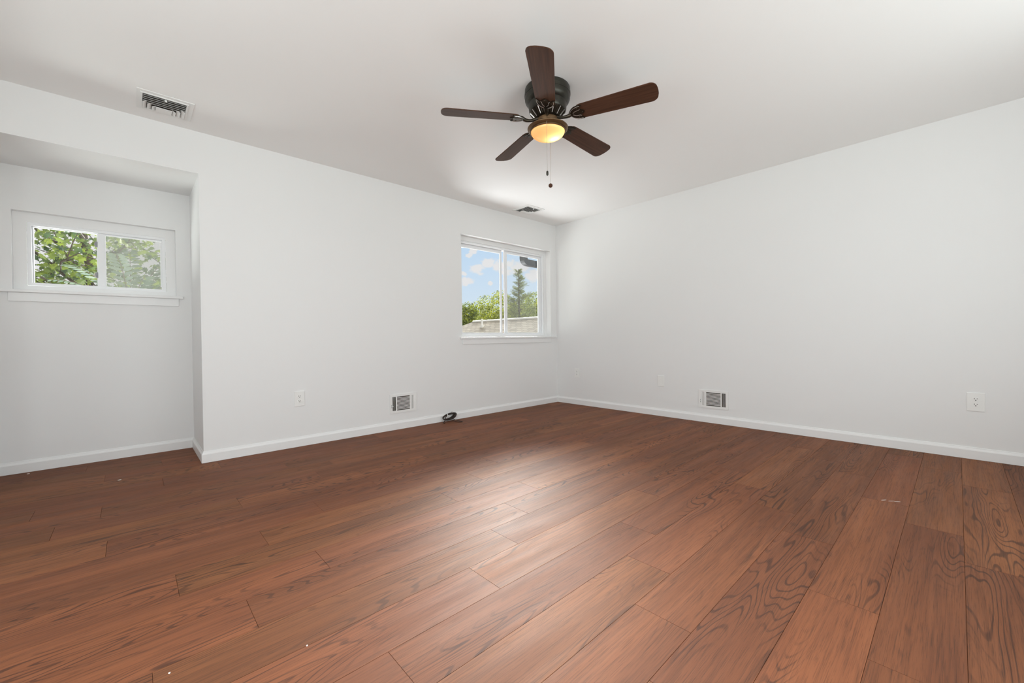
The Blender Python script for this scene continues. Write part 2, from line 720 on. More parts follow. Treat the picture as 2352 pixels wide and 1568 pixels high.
def empty(name, loc=(0, 0, 0), rot=None):
    o = bpy.data.objects.new(name, None)
    o.empty_display_size = 0.05
    COL.objects.link(o)
    o.location = loc
    if rot:
        o.rotation_euler = rot
    return o


def plate(u, v, holes, w0, w1):
    """Rectangular slab in (u, v) with rectangular holes, thickness w0..w1 -> verts, faces."""
    us = sorted(set([u[0], u[1]] + [h[i] for h in holes for i in (0, 1)]))
    vs = sorted(set([v[0], v[1]] + [h[i] for h in holes for i in (2, 3)]))
    us = [a for a in us if u[0] <= a <= u[1]]
    vs = [a for a in vs if v[0] <= a <= v[1]]
    verts, idx, faces = [], {}, []

    def P(i, j, k):
        key = (i, j, k)
        if key not in idx:
            idx[key] = len(verts)
            verts.append((us[i], vs[j], (w0, w1)[k]))
        return idx[key]

    def solid(i, j):
        if i < 0 or j < 0 or i >= len(us) - 1 or j >= len(vs) - 1:
            return False
        cu, cv = (us[i] + us[i + 1]) / 2, (vs[j] + vs[j + 1]) / 2
        return not any(h[0] < cu < h[1] and h[2] < cv < h[3] for h in holes)

    for i in range(len(us) - 1):
        for j in range(len(vs) - 1):
            if not solid(i, j):
                continue
            faces.append((P(i, j, 0), P(i, j + 1, 0), P(i + 1, j + 1, 0), P(i + 1, j, 0)))
            faces.append((P(i, j, 1), P(i + 1, j, 1), P(i + 1, j + 1, 1), P(i, j + 1, 1)))
            if not solid(i - 1, j):
                faces.append((P(i, j, 0), P(i, j, 1), P(i, j + 1, 1), P(i, j + 1, 0)))
            if not solid(i + 1, j):
                faces.append((P(i + 1, j, 0), P(i + 1, j + 1, 0), P(i + 1, j + 1, 1), P(i + 1, j, 1)))
            if not solid(i, j - 1):
                faces.append((P(i, j, 0), P(i + 1, j, 0), P(i + 1, j, 1), P(i, j, 1)))
            if not solid(i, j + 1):
                faces.append((P(i, j + 1, 0), P(i, j + 1, 1), P(i + 1, j + 1, 1), P(i + 1, j + 1, 0)))
    return verts, faces


def slab(name, axis, u, v, holes, w0, w1, material, parent=None, bevel=0.0):
    """axis 'y': u=x v=z w=y ; 'x': u=y v=z w=x ; 'z': u=x v=y w=z"""
    verts, faces = plate(u, v, holes, w0, w1)
    cv = {'y': lambda a: (a[0], a[2], a[1]), 'x': lambda a: (a[2], a[0], a[1]), 'z': lambda a: a}[axis]
    me = bpy.data.meshes.new(name)
    me.from_pydata([cv(a) for a in verts], [], faces)
    bm = bmesh.new()
    bm.from_mesh(me)
    bmesh.ops.recalc_face_normals(bm, faces=bm.faces)
    if bevel:
        es = [e for e in bm.edges if len(e.link_faces) == 2 and e.calc_face_angle(0) > 0.5]
        bmesh.ops.bevel(bm, geom=es, offset=bevel, segments=2, affect='EDGES')
    bm.to_mesh(me)
    bm.free()
    return link(name, me, material, parent)


# ------------------------------------------------------------------ room shell
H = 2.44
XA, YA = -3.972, 0.635           # alcove right return and back wall
XL = -5.05                       # alcove left return
XS, YB = -5.60, -4.75            # side and back walls behind the camera
HEAD = 2.133                     # alcove soffit height
W1 = (-4.949, -4.070, 1.276, 1.828)
W2 = (-1.617, -0.122, 0.912, 2.078)


def structure(o, label):
    return tag(o, label, o.name.split('_')[0], kind='structure')


structure(slab('wall_left', 'y', (XS - 0.12, 0.12), (0, H), [(XL, XA, -1, HEAD), W2], 0.0, 0.18, WALL),
          'white left wall with the window near the room corner')
structure(slab('wall_right', 'x', (YB, 0.0), (0, H), [], 0.0, 0.14, WALL), 'plain white wall on the right')
structure(slab('wall_back', 'y', (XS, 0.14), (0, H), [(-3.75, -1.15, 0.5, 2.2), (-5.2, -4.3, 0.5, 2.2)], YB - 0.14, YB, WALL),  # openings in the unseen wall, added for the fill lamps
          'white wall behind the camera')
structure(slab('wall_side', 'x', (YB - 0.14, 0.0), (0, H), [(-3.9, -1.9, 0.5, 2.2)], XS - 0.14, XS, WALL),  # opening added for the side fill lamp
          'white side wall behind the camera')
structure(slab('wall_alcove', 'y', (XL - 0.14, XA + 0.14), (0, HEAD + 0.14), [W1], YA, YA + 0.12, WALL),
          'white back wall of the left alcove below and around its small window')
mb = MB()
mb.box(XA, XA + 0.14, 0.18, YA, 0, HEAD + 0.14)
structure(mb.build('wall_return', WALL), 'narrow white right return of the alcove')
mb = MB()
mb.box(XL - 0.14, XL, 0.18, YA, 0, HEAD + 0.14)
structure(mb.build('wall_corner', WALL), 'narrow white left return of the alcove')
mb = MB()
mb.box(XL, XA, 0.18, YA, HEAD, HEAD + 0.14)
structure(mb.build('ceiling_alcove', WALL), 'white soffit over the alcove')
mb = MB()
mb.box(XS - 0.14, 0.14, YB - 0.14, 0.18, H, H + 0.12)
structure(mb.build('ceiling', CEIL), 'white ceiling with fan and two air vents')
mb = MB()
mb.box(XS - 2.2, 1.0, YB - 2.4, 0.30, H + 0.16, H + 0.26)  # unseen overhang added to keep sun out of the rear openings
structure(mb.build('trim_roof', SHINGLE_EDGE), 'unseen slab added over the room to block the sun')

# ---- floor: real boards, every joint where the photograph shows it
ROW0, ROWW, LEN = -0.043, 0.188, 1.195
JOINT = {17: -2.178, 16: -1.930, 18: -2.615, 19: -2.875, 20: -1.980, 15: -2.875, 14: -2.628, 13: -2.200,
         12: -1.933, 11: -2.877, 10: -2.595, 9: -1.850, 8: -2.726, 7: -2.430, 6: -2.055, 5: -3.924, 3: -4.483,
         4: -2.25, 2: -3.55, 1: -3.02, 0: -2.70, -1: -3.3, -2: -4.2, -3: -4.6, -4: -4.42, 21: -2.35, 22: -2.62,
         23: -1.74, 24: -2.1, 25: -2.5}


def build_floor():
    bm = bmesh.new()
    uvl = bm.loops.layers.uv.new('UVMap')
    cl = bm.loops.layers.color.new('plank')
    g, dz = 0.0008, 0.0022

    def quad(co, uvs, c):
        f = bm.faces.new([bm.verts.new(p) for p in co])
        for lp, q in zip(f.loops, uvs):
            lp[uvl].uv = q
            lp[cl] = c

    for k in range(-4, 26):
        y1, y0 = ROW0 - ROWW * k, ROW0 - ROWW * (k + 1)
        j = JOINT[k]
        x = j - LEN * math.ceil((j - (XS - 0.14)) / LEN)
        while x < 0.02:
            a, b_ = max(x, XS - 0.14), min(x + LEN, 0.02)
            if b_ - a > 0.01:
                c = (random.random(), random.random(), random.random(), 1)
                flip = random.random() < 0.5

                def U(px, py):
                    u_, v_ = px - x, py - y0
                    return (LEN - u_, ROWW - v_) if flip else (u_, v_)
                o_ = [(a, y0), (b_, y0), (b_, y1), (a, y1)]
                i_ = [(a + g, y0 + g), (b_ - g, y0 + g), (b_ - g, y1 - g), (a + g, y1 - g)]
                quad([(px, py, 0) for px, py in i_], [U(*q) for q in i_], c)
                for s in range(4):
                    t = (s + 1) % 4
                    quad([(*o_[s], -dz), (*o_[t], -dz), (*i_[t], 0), (*i_[s], 0)],
                         [U(*o_[s]), U(*o_[t]), U(*i_[t]), U(*i_[s])], c)
            x += LEN
    # slab underneath
    me0 = bpy.data.meshes.new('t')
    t = MB()
    t.box(XS - 0.14, 0.14, YB - 0.14, YA + 0.12, -0.16, -dz)
    t.bm.to_mesh(me0)
    t.bm.free()
    bm.from_mesh(me0)
    bpy.data.meshes.remove(me0)
    bmesh.ops.remove_doubles(bm, verts=bm.verts[:], dist=1e-6)
    bm.normal_update()
    me = bpy.data.meshes.new('floor')
    bm.to_mesh(me)
    bm.free()
    return link('floor', me, FLOOR)


structure(build_floor(), 'reddish brown oak plank floor')

# ---- baseboards (mitred sweep)
PATH = [(XL, 0.0), (XL, YA), (XA, YA), (XA, 0.0), (0.0, 0.0), (0.0, YB)]
BH, BT = 0.084, 0.0135
PROF = [(0, 0.0015), (BT, 0.0015), (BT, 0.062), (BT - 0.0025, 0.067), (0.0055, 0.076), (0.004, BH), (0, BH)]


def base_offset(i, d):
    p = Vector(PATH[i])

    def nrm(a, b):
        t = (Vector(b) - Vector(a)).normalized()
        return Vector((t.y, -t.x))
    if i == 0:
        return p + nrm(PATH[0], PATH[1]) * d
    if i == len(PATH) - 1:
        return p + nrm(PATH[-2], PATH[-1]) * d
    n1, n2 = nrm(PATH[i - 1], PATH[i]), nrm(PATH[i], PATH[i + 1])
    return p + (n1 + n2) * (d / (1 + n1.dot(n2)))


def baseboard(name, i, label):
    bm = bmesh.new()
    A = [bm.verts.new((*base_offset(i, d), z)) for d, z in PROF]
    B = [bm.verts.new((*base_offset(i + 1, d), z)) for d, z in PROF]
    n = len(PROF)
    for k in range(n):
        bm.faces.new((A[k], A[(k + 1) % n], B[(k + 1) % n], B[k]))
    bm.faces.new(A[::-1])
    bm.faces.new(B)
    bmesh.ops.recalc_face_normals(bm, faces=bm.faces)
    me = bpy.data.meshes.new(name)
    bm.to_mesh(me)
    bm.free()
    structure(link(name, me, TRIM), label)


baseboard('baseboard_corner', 0, 'white baseboard on the left return of the alcove')
baseboard('baseboard_alcove', 1, 'white baseboard along the back of the alcove')
baseboard('baseboard_return', 2, 'short white baseboard on the right return of the alcove')
baseboard('baseboard_left', 3, 'white baseboard along the left wall')
baseboard('baseboard_right', 4, 'white baseboard along the right wall')


# ------------------------------------------------------------------ windows
def window(name, hole, yw, depth, inner, glassL, glassR, gd, fbot, label, screen_mat, latches):
    """yw wall face, depth of the flat casing behind it, inner = opening of casing, gd = glass depth."""
    x0, x1, z0, z1 = hole
    root = empty(name, ((x0 + x1) / 2, yw, z0))
    tag(root, label, 'window', kind='structure')
    O = Matrix.Translation(-Vector(root.location))
    root_m = lambda o: (o.data.transform(O), o)[1]
    yc = yw + depth
    # flat casing set back in the wall opening
    root_m(slab('casing', 'y', (x0, x1), (z0, z1), [(inner[0], inner[1], inner[2], inner[3])], yc, yc + 0.012, TRIM, root))
    # vinyl master frame
    fx0, fx1, fz0, fz1 = inner
    g = 0.001
    fw = 0.022
    root_m(slab('window_frame', 'y', (fx0 + g, fx1 - g), (fz0 + g, fz1 - g),
                [(fx0 + fw, fx1 - fw, fz0 + fw, fz1 - fw)], yc + 0.005, yw + gd + 0.045, VINYL, root, 0.0015))
    # two sashes; the right one runs on the inner track
    for side, (a, b, c, d) in (('L', glassL), ('R', glassR)):
        yg = yw + gd + (0.020 if side == 'L' else 0.0)
        if side == 'L':
            sx0, sx1 = fx0 + fw + g, b + 0.030
        else:
            sx0, sx1 = a - 0.044, fx1 - fw - g
        sz0, sz1 = fz0 + fw + g, fz1 - fw - g
        s = root_m(slab('sash', 'y', (sx0, sx1), (sz0, sz1), [(a, b, c, d)], yg - 0.009, yg + 0.0095, VINYL, root, 0.002))
        s['label'] = ('fixed outer sash on the left' if side == 'L' else 'sliding inner sash on the right')
        pb = MB()
        pb.box(a - 0.004, b + 0.004, yg - 0.002, yg + 0.002, c - 0.004, d + 0.004)
        root_m(pb.build('pane', GLASS, s))
        # glazing bead
        root_m(slab('glazing_bead', 'y', (a - 0.006, b + 0.006), (c - 0.006, d + 0.006), [(a, b, c, d)],
                    yg - 0.0115, yg - 0.0088, VINYL, s))
    # screen outside the right half
    a, b, c, d = glassR
    ys = yw + gd + 0.040
    pb = MB()
    pb.box(a - 0.02, b + 0.012, ys, ys + 0.0012, c - 0.012, d + 0.012)
    o = root_m(pb.build('insect_screen', screen_mat, root))
    o['label'] = 'fine mesh insect screen over the right half'
    # lift rail groove strip on the right jamb
    pb = MB()
    pb.box(fx1 - fw - 0.013, fx1 - fw - 0.006, yw + gd - 0.018, yw + gd - 0.0095, fz0 + fw + 0.02, fz1 - fw - 0.02)
    root_m(pb.build('pull_rail', VINYL, root))
    for zc in latches:
        pb = MB()
        xs = glassL[1]
        yy = yw + gd + 0.020
        pb.box(xs - 0.010, xs + 0.004, yy - 0.017, yy - 0.0092, zc - 0.022, zc + 0.022, bevel=0.0015)
        pb.box(xs - 0.014, xs - 0.006, yy - 0.020, yy - 0.013, zc - 0.007, zc + 0.007, bevel=0.001)
        o = root_m(pb.build('sash_latch', GREY, root))
        o['label'] = 'grey sash latch'
    return root, root_m


w1, m1 = window('window_1', W1, YA, 0.046, (-4.886, -4.132, 1.312, 1.762), (-4.855, -4.537, 1.332, 1.734),
                (-4.487, -4.160, 1.333, 1.727), 0.066, 1.315,
                'small white sliding window in the alcove with maple leaves outside', SCREEN_PALE, (1.655, 1.42))
w2, m2 = window('window_2', W2, 0.0, 0.086, (-1.580, -0.166, 0.936, 2.028), (-1.510, -0.912, 0.966, 1.966),
                (-0.815, -0.240, 0.966, 1.974), 0.132, 0.96,
                'tall white sliding window near the corner showing sky, trees and a roof', SCREEN, ())


def sill(root, rm, xs0, xs1, yw, ztop, hole, xa0, xa1, za0, depth):
    b = MB()
    b.box(xs0, xs1, yw - 0.030, yw + 0.0, ztop - 0.020, ztop, bevel=0.004)
    b.box(hole[0] + 0.0005, hole[1] - 0.0005, yw - 0.004, yw + depth, ztop - 0.001, ztop + 0.0015)
    rm(b.build('sill', TRIM, root))
    b = MB()
    b.box(xa0, xa1, yw - 0.012, yw, za0, ztop - 0.020, bevel=0.002)
    rm(b.build('apron', TRIM, root))


sill(w1, m1, -5.004, -4.026, YA, 1.276, W1, -4.969, -4.056, 1.194, 0.045)
sill(w2, m2, -1.650, -0.030, 0.0, 0.912, W2, -1.615, -0.138, 0.831, 0.085)


# ------------------------------------------------------------------ outlets and plates
def face_frame(axis):
    """local frame: x along wall to the right (seen from the room), y up, z out of the wall."""
    if axis == 'left':
        return Matrix(((1, 0, 0, 0), (0, 0, -1, 0), (0, 1, 0, 0), (0, 0, 0, 1)))
    return Matrix(((0, 0, -1, 0), (-1, 0, 0, 0), (0, 1, 0, 0), (0, 0, 0, 1)))


def wall_thing(name, axis, along, z):
    o = empty(name)
    base = Vector((along, 0, z)) if axis == 'left' else Vector((0, along, z))
    o.matrix_world = Matrix.Translation(base) @ face_frame(axis)
    return o


def outlet(axis, along, z, label, w=0.080, h=0.127):
    r = wall_thing('electrical_outlet', axis, along, z)
    tag(r, label, 'outlet', 'duplex outlets on the two walls')
    b = MB()
    b.box(-w / 2, w / 2, -h / 2, h / 2, 0, 0.006, bevel=0.0025)
    b.build('cover_plate', PLASTIC, r)
    for s in (1, -1):
        b = MB()
        out = []
        R = 0.0172
        for k in range(28):
            a = 2 * pi * k / 28
            out.append((R * cos(a), max(-0.0135, min(0.0135, R * sin(a))) + s * 0.0195))
        b.prism(out, 0.004, 0.0085, bevel=0.0006)
        rc = b.build('receptacle', PLASTIC, r)
        b = MB()
        b.box(-0.0077, -0.0051, s * 0.0195 - 0.0005, s * 0.0195 + 0.0085, 0.006, 0.0088)
        b.box(0.0051, 0.0077, s * 0.0195 + 0.0005, s * 0.0195 + 0.0075, 0.006, 0.0088)
        b.prism([(0.0032 * cos(2 * pi * k / 10), s * 0.0195 - 0.0065 + 0.0032 * sin(2 * pi * k / 10)) for k in range(10)],
                0.006, 0.0088)
        b.build('slots', SLOT, rc)
    b = MB()
    b.lathe([(0, 0.0072), (0.0026, 0.0070), (0.0032, 0.0055)], 14)
    b.build('screw', PLASTIC, r)
    return r


outlet('left', -3.314, 0.404, 'white duplex outlet low on the left wall between alcove and wall register')
outlet('right', -3.872, 0.405, 'white duplex outlet at the far right end of the right wall', 0.086, 0.130)
outlet('right', -0.348, 0.420, 'white duplex outlet on the right wall closest to the room corner', 0.076, 0.124)

bp_ = wall_thing('blank_plate', 'right', -1.531, 0.394)
tag(bp_, 'blank white cover plate on the right wall left of the register', 'wall plate')
b = MB()
b.box(-0.039, 0.039, -0.063, 0.063, 0, 0.007, bevel=0.003)
b.build('cover_plate', PLASTIC, bp_)
for s in (1, -1):
    b = MB()
    b.lathe([(0, 0.0085), (0.0026, 0.0083), (0.0032, 0.0065)], 12, (0, s * 0.030, 0))
    b.build('screw', PLASTIC, bp_)


# ------------------------------------------------------------------ wall registers
def register(axis, along, z, label, mirror):
    r = wall_thing('wall_register', axis, along, z)
    tag(r, label, 'register', 'supply registers low on the walls')
    W, Hh = 0.292, 0.186
    sx = -1 if mirror else 1
    # zones (local x, left to right for the left-wall register): open side slots, centre, closed side slots

    def zx(a, c):
        return (a, c) if sx > 0 else (-c, -a)
    zl, zc, zr = zx(-0.119, -0.084), zx(-0.072, 0.070), zx(0.083, 0.119)
    lever = (-0.131, -0.126)
    verts, faces = plate((-W / 2, W / 2), (-Hh / 2, Hh / 2),
                         [(zl[0], zl[1], -0.069, 0.069), (zc[0], zc[1], -0.069, 0.069), (zr[0], zr[1], -0.069, 0.069),
                          (lever[0], lever[1], -0.040, -0.008)], 0.0015, 0.007)
    me = bpy.data.meshes.new('face_plate')
    me.from_pydata(verts, [], faces)
    link('face_plate', me, METALW, r)
    b = MB()
    b.box(-W / 2 + 0.004, W / 2 - 0.004, -Hh / 2 + 0.004, Hh / 2 - 0.004, 0.0001, 0.0014)
    o = b.build('duct_shade_sheet', CAVITY, r)
    o['label'] = 'dark sheet painted as duct shade behind the louvers'
    # centre: horizontal louvers between eleven slots
    n = 11
    pitch = 0.138 / n
    for k in range(n - 1):
        y = 0.069 - pitch * (k + 1)
        b = MB()
        b.box(zc[0], zc[1], -0.0036, 0.0036, -0.0006, 0.0006, Matrix.Translation((0, y, 0.0050)) @ Matrix.Rotation(radians(20), 4, 'X'))
        b.build('louver', METALW, r)
    for (za, zb), ang in ((zl, 58), (zr, 22)):
        p3 = (zb - za) / 3
        for k in range(1, 3):
            xx = za + p3 * k
            b = MB()
            hw = 0.0042 if ang > 40 else 0.0062
            b.box(-hw, hw, -0.069, 0.069, -0.0006, 0.0006,
                  Matrix.Translation((xx, 0, 0.0045)) @ Matrix.Rotation(radians(ang * sx), 4, 'Y'))
            b.build('louver', METALW, r)
        if ang < 40:
            for xx in (za + 0.003, zb - 0.003):
                b = MB()
                b.box(-0.0030, 0.0030, -0.069, 0.069, -0.0006, 0.0006, Matrix.Translation((xx, 0, 0.0045)))
                b.build('louver', METALW, r)
    b = MB()
    xm = (lever[0] + lever[1]) / 2
    b.box(xm - 0.006, xm + (0.014 if sx > 0 else 0.006), -0.027, -0.022, 0.006, 0.017, bevel=0.001)
    b.build('damper_lever', METALW, r)
    for xx in (-W / 2 + 0.008, W / 2 - 0.008):
        b = MB()
        b.lathe([(0, 0.0088), (0.0025, 0.0085), (0.003, 0.0068)], 10, (xx, 0, 0))
        b.build('screw', METALW, r)


register('left', -2.352, 0.258, 'white louvered register low on the left wall beside the coiled cable', False)
register('right', -2.094, 0.243, 'white louvered register low on the right wall', True)


# ------------------------------------------------------------------ ceiling vents
def ceiling_vent(x, y, label):
    r = empty('ceiling_vent', (x, y, H))
    tag(r, label, 'vent', 'square ceiling air diffusers')
    # local z down is negative
    W = 0.140
    c0, c1, d0, d1 = -0.112, 0.102, -0.103, 0.108
    verts, faces = plate((-W, W), (-W, W), [(c0, c1, d0, d1)], -0.005, -0.0002)
    me = bpy.data.meshes.new('face_plate')
    me.from_pydata(verts, [], faces)
    link('face_plate', me, METALW, r)
    # raised lip
    verts, faces = plate((c0 - 0.010, c1 + 0.010), (d0 - 0.010, d1 + 0.010), [(c0, c1, d0, d1)], -0.010, -0.004)
    me = bpy.data.meshes.new('lip')
    me.from_pydata(verts, [], faces)
    link('lip', me, METALW, r)
    b = MB()
    b.box(c0 - 0.004, c1 + 0.004, d0 - 0.004, d1 + 0.004, -0.0012, -0.0003)
    o = b.build('duct_shade_sheet', CAVITY, r)
    o['label'] = 'dark sheet painted as duct shade behind the louvers'

    def lou(x0, x1, yy, along, tilt, hw=0.011):
        bb = MB()
        if along == 'x':
            bb.box(x0, x1, -hw, hw, -0.0006, 0.0006, Matrix.Translation((0, yy, -0.0085)) @ Matrix.Rotation(radians(tilt), 4, 'X'))
        else:
            bb.box(-hw, hw, x0, x1, -0.0006, 0.0006, Matrix.Translation((yy, 0, -0.0085)) @ Matrix.Rotation(radians(tilt), 4, 'Y'))
        bb.build('louver', METALW, r)

    # long blades throwing towards the camera side, lower edge outwards
    for k in range(5):
        lou(c0 + 0.002 + max(0, k - 3) * 0.02, c1 - 0.002 - max(0, k - 3) * 0.02, d0 + 0.016 + k * 0.0255, 'x', 33, 0.0085)
    # nested side blades
    for k in range(3):
        off = 0.008 + 0.023 * k
        y0 = d0 + 0.016 + (3.4 + 0.85 * k) * 0.0255
        lou(y0, d1 - 0.002, c0 + off + 0.003, 'y', -30, 0.0115)
        lou(y0, d1 - 0.002, c1 - off - 0.003, 'y', 30, 0.0115)
    # flat centre panel
    b = MB()
    b.box(c0 + 0.066, c1 - 0.066, d0 + 0.143, d1 - 0.001, -0.013, -0.009, bevel=0.001)
    b.build('centre_panel', METALW, r)
    b = MB()
    b.box(-0.008, 0.004, d0 + 0.008, d0 + 0.020, -0.018, -0.008, bevel=0.001)
    b.build('damper_lever', METALW, r)


ceiling_vent(-4.166, -0.288, 'white louvered ceiling vent above the alcove, left of the photo')
ceiling_vent(-0.812, -0.276, 'white louvered ceiling vent above the window in the room corner')


# ------------------------------------------------------------------ ceiling fan
def build_fan():
    HX, HY = -2.424, -2.054
    fan = empty('ceiling_fan', (HX, HY, H))
    tag(fan, 'dark bronze ceiling fan with five brown blades and a lit amber bowl', 'ceiling fan')
    Z = lambda z: z - H
    lp = lambda pr: [(r_, Z(z_)) for r_, z_ in pr]
    MB().lathe(lp([(0, 2.4395), (0.138, 2.4395), (0.140, 2.435), (0.140, 2.412), (0.1425, 2.410), (0.1425, 2.396),
                   (0.140, 2.394), (0.1395, 2.374), (0.135, 2.362), (0.124, 2.350), (0.118, 2.346), (0.117, 2.320),
                   (0.114, 2.304), (0.110, 2.298), (0.066, 2.298), (0.0, 2.298)]), 64).build('motor_housing', HOUSING, fan, True)
    # ribbed vent ring under the housing
    b = MB()
    b.lathe(lp([(0.108, 2.2978), (0.105, 2.294), (0.074, 2.262), (0.060, 2.258), (0, 2.258)]), 48)
    vr = b.build('vent_ring', BRONZE, fan, True)
    for k in range(40):
        a = 2 * pi * k / 40
        d = Vector((cos(a), sin(a), 0))
        b = MB()
        b.tube([Vector((0, 0, Z(2.2955))) + d * 0.1075, Vector((0, 0, Z(2.262))) + d * 0.0765], 0.0028, 6)
        b.build('rib', BRONZE if k % 3 else BRIGHT, vr)
    MB().lathe(lp([(0, 2.2578), (0.062, 2.2578), (0.066, 2.253), (0.066, 2.232), (0.064, 2.228), (0.050, 2.226), (0, 2.226)]),
               48).build('switch_housing', PAN, fan, True)
    # light kit pan, open below
    b = MB()
    b.lathe(lp([(0.048, 2.2258), (0.070, 2.222), (0.100, 2.212), (0.122, 2.202), (0.1265, 2.197), (0.1255, 2.193),
                (0.117, 2.187), (0.1125, 2.184), (0.1105, 2.184), (0.1105, 2.188), (0.106, 2.190), (0.075, 2.205),
                (0.048, 2.208)]), 64)
    b.build('light_pan', PAN, fan, True)
    MB().lathe(lp([(0.1098, 2.186), (0.1098, 2.176), (0.1065, 2.1735), (0.1050, 2.176), (0.1050, 2.188)]),
               64).build('fitter_rim', PAN, fan, True)
    pr = []
    for i in range(15):
        t = pi / 2 * i / 14
        pr.append((0.1045 * cos(t), 2.177 - 0.047 * sin(t)))
    pr[-1] = (0.0, 2.130)
    MB().lathe(lp(pr), 64).build('glass_bowl', BOWL, fan, True)['label'] = 'lit amber glass bowl'
    lt = bpy.data.lights.new('bulb_light', 'POINT')
    lt.energy = 0.60
    lt.color = (1.0, 0.80, 0.54)
    lt.shadow_soft_size = 0.022
    lo = bpy.data.objects.new('bulb', lt)
    COL.objects.link(lo)
    lo.parent = fan
    lo.location = (0.030, -0.022, Z(2.160))

    # blades
    a0 = radians(218.73)
    zb = 2.2535
    for k in range(5):
        th = a0 + k * 2 * pi / 5
        R = Matrix.Rotation(th, 4, 'Z')
        pitch = Matrix.Rotation(radians(-12), 4, 'X')
        M = Matrix.Translation((0, 0, Z(zb))) @ R @ pitch
        # outline along +x (radial)
        r0, r1, w0, w1 = 0.178, 0.657, 0.0585, 0.0695
        out = []

        def arc(cx, cy, rad, s, e, n=7):
            for i in range(n + 1):
                t = radians(s + (e - s) * i / n)
                out.append((cx + rad * cos(t), cy + rad * sin(t)))
        c1 = 0.040
        arc(r1 - c1 - 0.004, w1 - c1, c1, 90, 18)
        for i in range(1, 6):                         # slightly bowed tip
            y = (w1 - c1) * (1 - i / 3.0)
            out.append((r1 - 0.0005 - 0.0035 * (y / 0.03) ** 2 * 0.5, y))
        arc(r1 - c1 - 0.004, -w1 + c1, c1, -18, -90)
        arc(r0 + 0.045, -w0 + 0.0455, 0.045, -90, -178, 9)
        arc(r0 + 0.045, w0 - 0.0455, 0.045, 178, 90, 9)
        bm = MB()
        bm.prism(out, -0.003, 0.003, bevel=0.0008)
        uvl = bm.bm.loops.layers.uv.new('UVMap')
        for f in bm.bm.faces:
            for l_ in f.loops:
                l_[uvl].uv = (l_.vert.co.x + k, l_.vert.co.y)
        blade = bm.build('blade', BLADE, fan, False, M)
        # blade iron: scrolled plate under the blade root, raised edge lines, arm to the hub
        ol = []
        for x_, y_ in ((0.140, 0.010), (0.150, 0.024), (0.163, 0.040), (0.182, 0.052), (0.204, 0.057), (0.224, 0.056),
                       (0.229, 0.050), (0.223, 0.043), (0.214, 0.036), (0.213, 0.026), (0.221, 0.017), (0.232, 0.010),
                       (0.238, 0.0)):
            ol.append((x_, y_))
        full = ol + [(x_, -y_) for x_, y_ in reversed(ol[:-1])]
        bi = MB()
        bi.prism(full, -0.0085, -0.0032, bevel=0.0012)
        arm = []
        for i in range(9):
            t = i / 8.0
            x_ = 0.062 + 0.092 * t
            arm.append((x_, 0, -0.010 + 0.012 * (1 - t) ** 2 * 1.2 - 0.006 * sin(pi * t)))
        bi.tube(arm, 0.009, 10, radii=[0.013, 0.011, 0.0095, 0.009, 0.009, 0.0095, 0.0105, 0.011, 0.009])
        iron = bi.build('blade_iron', BRONZE, blade, True, M)
        hl = MB()
        for s in (1, -1):
            hl.tube([(0.148, s * 0.012, -0.0092), (0.160, s * 0.030, -0.0096), (0.176, s * 0.042, -0.0096),
                     (0.198, s * 0.049, -0.0094), (0.216, s * 0.0485, -0.009)], 0.0017, 6)
            hl.tube([(0.166, s * 0.006, -0.0094), (0.182, s * 0.018, -0.0096), (0.204, s * 0.020, -0.0094), (0.213, s * 0.026, -0.009)],
                    0.0015, 6)
        hl.build('raised_scroll', BRIGHT if k in (0, 1, 4) else BRONZE, blade, True, M)
        for x_, y_ in ((0.196, 0.036), (0.196, -0.036), (0.224, 0.0)):
            sc = MB()
            sc.lathe([(0, -0.0112), (0.003, -0.0107), (0.0042, -0.0085)], 12, (x_, y_, 0))
            sc.build('screw', BRONZE, blade, True, M)

    # pull chains
    def chain(x, y, z0, z1, hook):
        bb = MB()
        bb.tube([hook, (x, y, z0 + 0.004), (x, y, z0), (x, y, z1)], 0.00085, 6)
        n = int((z0 - z1) / 0.0065)
        for i in range(n):
            zc = Z(0) + 0
            zz = z0 - (i + 0.5) * (z0 - z1) / n
            bb.lathe([(0, 0.0017), (0.0015, 0.0008), (0.0015, -0.0008), (0, -0.0017)], 6, (x, y, zz))
        return bb.build('pull_chain', CHAIN, fan)
    x, y = -2.4835 - HX, -2.103 - HY
    dd = Vector((x, y, 0)).normalized()
    ch = chain(x * 1.0 + dd.x * 0.045, y + dd.y * 0.045, Z(2.178), Z(1.884), (dd.x * 0.112, dd.y * 0.112, Z(2.186)))
    cx, cy = x + dd.x * 0.045, y + dd.y * 0.045
    MB().lathe([(0, 0.003), (0.0035, 0.0025), (0.0062, -0.002), (0.0068, -0.014), (0.0062, -0.021), (0.0035, -0.0245), (0, -0.025)],
               20, (cx, cy, Z(1.884))).build('pull_knob', HOUSING, ch, True)['label'] = 'dark capsule pull'
    x, y = -2.3785 - HX, -2.021 - HY
    dd = Vector((x, y, 0)).normalized()
    cx, cy = x + dd.x * 0.078, y + dd.y * 0.078
    hook = (dd.x * 0.066, dd.y * 0.066, Z(2.242))
    ch = chain(cx, cy, Z(2.232), Z(1.905), hook)
    pr = [(0, 0.003)] + [(0.0135 * sin(pi * i / 12), 0.0135 * cos(pi * i / 12) - 0.0125) for i in range(1, 12)] + [(0, -0.026)]
    MB().lathe(pr, 20, (cx, cy, Z(1.905))).build('pull_ball', BLADE, ch, True)['label'] = 'brown ball pull'


build_fan()


